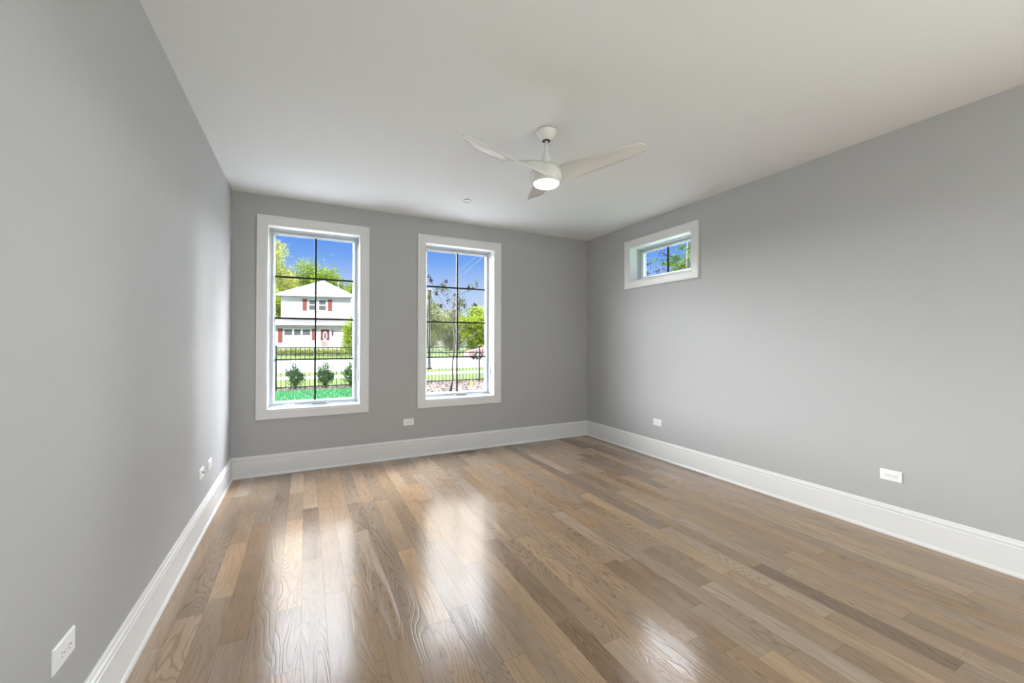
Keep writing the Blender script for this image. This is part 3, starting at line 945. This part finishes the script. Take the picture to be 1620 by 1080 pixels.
# background trees
TREES = [
    # label, x, y, height, width, leaf material, seed
    ('pale yellow-green tree left of the white house', -5.49, 77.84, 19.10, 8.51, LEAF_YEL, 31),
    ('tall bright green tree directly behind the roof of the white house', -0.25, 84.38, 17.40, 9.25, LEAF_MID, 32),
    ('green tree behind the roof vent of the white house', 3.00, 66.50, 13.00, 7.20, LEAF_MID, 33),
    ('dark green tree at the right edge of the left window', 7.12, 73.45, 12.25, 7.46, LEAF_MID, 34),
    ('low green tree beside the left wall of the white house', -4.10, 63.50, 9.00, 4.60, LEAF_LIME, 35),
    ('olive tree behind the street lamp', 15.40, 58.50, 7.40, 6.40, LEAF_OLIVE, 36),
    ('olive-green tree behind the young tree trunk', 21.85, 65.55, 7.04, 7.13, LEAF_OLIVE, 37),
    ('lime green tree right of the young tree crown', 22.30, 55.50, 7.00, 5.60, LEAF_LIME, 38),
    ('bright green tree above the parked car', 29.70, 62.64, 9.06, 7.42, LEAF_LIME, 39),
]
def bg_tree(label, x, y, h, w, m, seed):
    cz, ch = (.47, .46) if x > 12 else (.57, .36)      # those across the street keep leaves down to the ground
    t = thing('tree', label, 'tree', (x, y, G), 0, 'trees across the street')
    rg = random.Random(seed)
    mb_ = MB()
    tips = branchy(mb_, (0, 0, 0), (rg.uniform(-.3, .3), rg.uniform(-.3, .3), h * .8), .018 * h, 9, seed, w * .36, .25, .25, 2)
    mb_.build('trunk', TWIG, t)
    blobs = []
    for k in range(26):                       # clumps filling a rounded crown
        u = rg.uniform(-1, 1); a = k * 2.4; q = rg.uniform(.45, .95)
        c_ = math.sqrt(1 - u * u) * q
        s = w * rg.uniform(.13, .22)
        blobs.append((math.cos(a) * c_ * w * .5, math.sin(a) * c_ * w * .5, h * (cz + ch * u * q), s, s, s * 1.05))
    blobs.append((0, 0, h * .88, w * .2, w * .2, h * .10))
    blobs.append((0, 0, h * cz, w * .36, w * .36, h * ch))
    leaves('foliage', m, t, blobs, 12000, .12 + .003 * h, seed, .25)
for a_ in TREES:
    bg_tree(*a_)

# street lamp
LAMPM = mat('lamp_post_green', (.014, .015, .013), .5, .4, var=.2)
sl = thing('street_lamp', 'dark street lamp post with lantern head at the left edge of the second window', 'street lamp', (5.67, 20.58, G))
MB().lathe([(.15, 0), (.15, .08), (.12, .13), (.105, .40), (.08, .5), (.072, .56)], 16).build('base', LAMPM, sl)
MB().lathe([(.07, .5), (.062, 1.6), (.052, 3.45), (.075, 3.48), (.075, 3.54), (.045, 3.58)], 16).build('pole', LAMPM, sl)
MB().lathe([(.05, 3.55), (.11, 3.66), (.13, 3.72), (.15, 3.95), (.155, 4.02)], 12).build('lantern_glass', mat('lantern_glass', (.03, .03, .028), .3, .5, var=.1), sl, 'pale lantern glass')
MB().lathe([(.17, 4.01), (.16, 4.06), (.09, 4.14), (.03, 4.18), (.02, 4.24), (.004, 4.27)], 12).build('lantern_cap', LAMPM, sl)

# overhead cables
CABLE = mat('cable_grey', (.05, .047, .045), .6, .3, var=.1)
def cable(label, p, q, sag, r):
    p, q = Vector(p), Vector(q)
    pts = [p.lerp(q, t / 30) - Vector((0, 0, sag * 4 * (t / 30) * (1 - t / 30))) for t in range(31)]
    tag(MB().tube(pts, r, 6).build('overhead_cable', CABLE), label, 'cable', 'overhead cables in the second window')
d1 = Vector((11.76, 27.61, 7.82)) - Vector((11.31, 39.08, 5.69))
cable('lower, thicker overhead cable crossing the sky of the second window', Vector((11.31, 39.08, 5.69)) - d1 * 1.0, Vector((11.76, 27.61, 7.82)) + d1 * .7, .12, .016)
d2 = Vector((11.55, 27.71, 8.1)) - Vector((11.15, 39.16, 6.25))
cable('upper, thinner overhead cable crossing the sky of the second window', Vector((11.15, 39.16, 6.25)) - d2 * 1.0, Vector((11.55, 27.71, 8.1)) + d2 * .7, .12, .009)

# parked car, across the street
CARP = mat('pale_red_car_paint', (.22, .10, .10), .25, .6, var=.03)
CARG = mat('car_glass', (.10, .11, .12), .1, .6, var=.1)
TYRE = mat('tyre_rubber', (.03, .03, .03), .8, .2, var=.2)
RIM = mat('wheel_rim', (.5, .5, .5), .3, .5, metal=.8, var=.1)
car = thing('car', 'pale red car parked on the street behind the fence', 'car', (14.0, 31.4, G - .02), R(-6))
def car_section(xs_profile, w0, w1, m, name, label=None):
    vs, fs = [], []
    n = len(xs_profile)
    for sy, ww in ((-1, w0), (1, w0)):
        for (xx, zz, k) in xs_profile:
            vs.append((xx, sy * (w0 if k == 0 else w1), zz))
    fs.append(tuple(range(n))); fs.append(tuple(range(n, 2 * n)))
    for i in range(n):
        j = (i + 1) % n
        fs.append((i, j, n + j, n + i))
    q = MB(); q.add(vs, fs)
    return q.build(name, m, car, label)
car_section([(-2.15, .30, 0), (-2.2, .52, 0), (-2.1, .70, 0), (-1.1, .84, 0), (1.45, .88, 0), (2.05, .84, 0), (2.18, .60, 0), (2.12, .30, 0), (1.75, .26, 0), (1.65, .5, 0), (1.3, .62, 0), (.98, .5, 0), (.9, .25, 0), (-.95, .25, 0), (-1.05, .5, 0), (-1.35, .62, 0), (-1.68, .5, 0), (-1.78, .27, 0)], .84, .84, CARP, 'body')
cab = car_section([(-1.12, .83, 0), (-.35, 1.20, 1), (.25, 1.26, 1), (.85, 1.22, 1), (1.5, .87, 0)], .80, .60, CARP, 'cabin')
for s in (-1, 1):
    gm = MB()
    def P(xx, zz): return (xx, s * (.80 - (zz - .85) / .41 * .20 + .006), zz)
    gm.add([P(-.92, .89), P(.22, .89), P(.22, 1.19), P(-.32, 1.16)], [(0, 1, 2, 3)])
    gm.add([P(.30, .89), P(1.28, .89), P(.83, 1.17), P(.30, 1.19)], [(0, 1, 2, 3)])
    gm.build('side_window', CARG, cab, 'dark side windows')
for xx in (-1.36, 1.32):
    for s in (-1, 1):
        wv = MB(); wv.tube([(xx, s * .66, .31), (xx, s * .85, .31)], [.31, .31], 24)
        wo = wv.build('wheel', TYRE, car, 'black tyre')
        wv = MB(); wv.tube([(xx, s * .84, .31), (xx, s * .862, .31)], [.19, .17], 18); wv.build('rim', RIM, wo)
MB().box(2.12, 2.19, -.7, .7, .62, .74).build('tail_light', DOORR, car, 'red tail light strip')

# small yellow marker flag in the mulch
mk = thing('marker_flag', 'small yellow marker flag standing in the mulch before the fence', 'flag', (4.45, 11.55, G))
MB().tube([(0, 0, 0), (.005, 0, .19)], .003, 6).build('stake', mat('wire_stake', (.3, .3, .3), .4, .5, metal=.6), mk)
f_ = MB()
for sgn in (1,):
    vs = []
    for i in range(6):
        for j in range(2):
            xx = .004 + .075 * i / 5
            vs.append((xx, .012 * math.sin(i * 1.1), .09 + j * .09))
    fs = [(2 * i, 2 * i + 2, 2 * i + 3, 2 * i + 1) for i in range(5)]
    vs2 = [(a_, b_ + .0015, c_) for a_, b_, c_ in vs]
    f_.add(vs, fs, True); f_.add(vs2, fs, True)
f_.build('flag', mat('yellow_vinyl', (.95, .80, .03), .5, .3, var=.05), mk, 'bright yellow flag')

# young tree in the mulch bed
yt = thing('young_tree', 'slender young tree with sparse dark leaves inside the fence', 'tree', (3.63, 10.95, G))
mb = MB()
tips = branchy(mb, (0, 0, 0), (.10, -.06, 2.75), .035, 15, 5, .85, .25, .36, 4)
mb.tube([(.03, 0, 1.0), (-.25, .1, 1.12), (-.62, .2, 1.38)], [.012, .009, .004], 6)
mb.tube([(.03, 0, .98), (.35, -.1, 1.12), (.80, -.3, 1.30)], [.012, .009, .004], 6)
mb.build('trunk', TWIG, yt)
rg = random.Random(8)
bl = [(p.x, p.y, p.z, .11, .11, .11) for p in tips]
leaves('foliage', LEAF_YOUNG, yt, bl, 1100, .030, 41, .1)
tp = [(-.55, .25, 3.22), (-.5, .22, 3.12), (-.12, .05, 3.1), (.45, -.2, 2.95), (.15, -.05, 2.72), (-.35, .2, 2.75), (.35, -.15, 2.4), (.62, -.3, 2.45), (-.1, 0, 2.55), (-.25, .1, 2.4)]
mb = MB()
for q in tp:
    mb.tube([(.08, -.05, 2.0), (q[0] * .6, q[1] * .6, 2.0 + (q[2] - 2) * .6), q], [.006, .004, .0025], 5)
mb.build('top_twigs', TWIG, yt)
leaves('top_leaves', LEAF_DARK, yt, [(*q, .055, .055, .075) for q in tp], 200, .036, 42, .1, )

# tree outside the high window
ht = thing('tall_tree', 'leafy green tree outside the small high window', 'tree', (11.4, 9.36, G))
mb = MB()
mb.tube([(0, 0, 0), (.02, .02, 2), (-.05, .05, 4), (.0, .0, 5.5), (.1, -.1, 7)], [.07, .06, .045, .03, .015], 10)
tr_ = mb.build('trunk', PALETRUNK, ht)
mb = MB()
for p, q, r_ in (((-.02, .03, 3.2), (-.2, 1.2, 4.05), .03), ((-.03, .04, 3.6), (-.1, .95, 4.7), .03), ((0, .03, 2.8), (.1, 1.6, 3.6), .028), ((-.04, .04, 3.9), (.2, .7, 5.2), .03), ((0, 0, 3.3), (-.1, .9, 3.9), .022), ((0, 0, 4.4), (0, -1.2, 5.4), .03), ((0, 0, 3.8), (.2, -1.3, 4.5), .03), ((-.2, 1.2, 4.05), (-.1, 2.0, 4.5), .016), ((.1, 1.6, 3.6), (.1, 2.2, 4.05), .016)):
    p, q = Vector(p), Vector(q)
    mb.tube([p, p.lerp(q, .35) + Vector((.02, 0, .05)), p.lerp(q, .7) + Vector((-.02, 0, .03)), q], [r_ * .5, r_ * .4, r_ * .26, r_ * .12], 6)
mb.build('branches', TWIG, ht)
bl = [(-.1, .55, 4.28, .25, .33, .16), (0, .75, 4.12, .25, .28, .12), (.0, .35, 3.95, .3, .34, .2), (0, .15, 4.1, .3, .2, .2), (-.1, .95, 4.18, .2, .2, .09), (0, .6, 3.85, .2, .3, .12), (0, .3, 4.62, .2, .3, .06), (0, 1.5, 4.42, .12, .18, .06), (0, 1.95, 3.93, .1, .12, .09), (.1, -.4, 4.4, .5, .5, .5), (.1, 0, 5.4, .7, .8, .6), (0, -.6, 5.6, .6, .6, .6), (0, .2, 6.5, .6, .6, .6), (0, 2.05, 3.62, .12, .15, .12), (0, .35, 3.62, .5, .5, .15)]
leaves('foliage', leaf_mat('high_window_leaves', (.010, .040, .005), (.12, .17, .022), .3), ht, bl, 9500, .038, 43, .1)
rs_ = random.Random(17)
bl2 = [(rs_.uniform(-.3, .3), rs_.uniform(.9, 2.1), rs_.uniform(3.75, 4.7), .12, .13, .08) for _ in range(30)]
leaves('sparse_leaves', LEAF_DARK, ht, bl2, 300, .034, 44, .1)
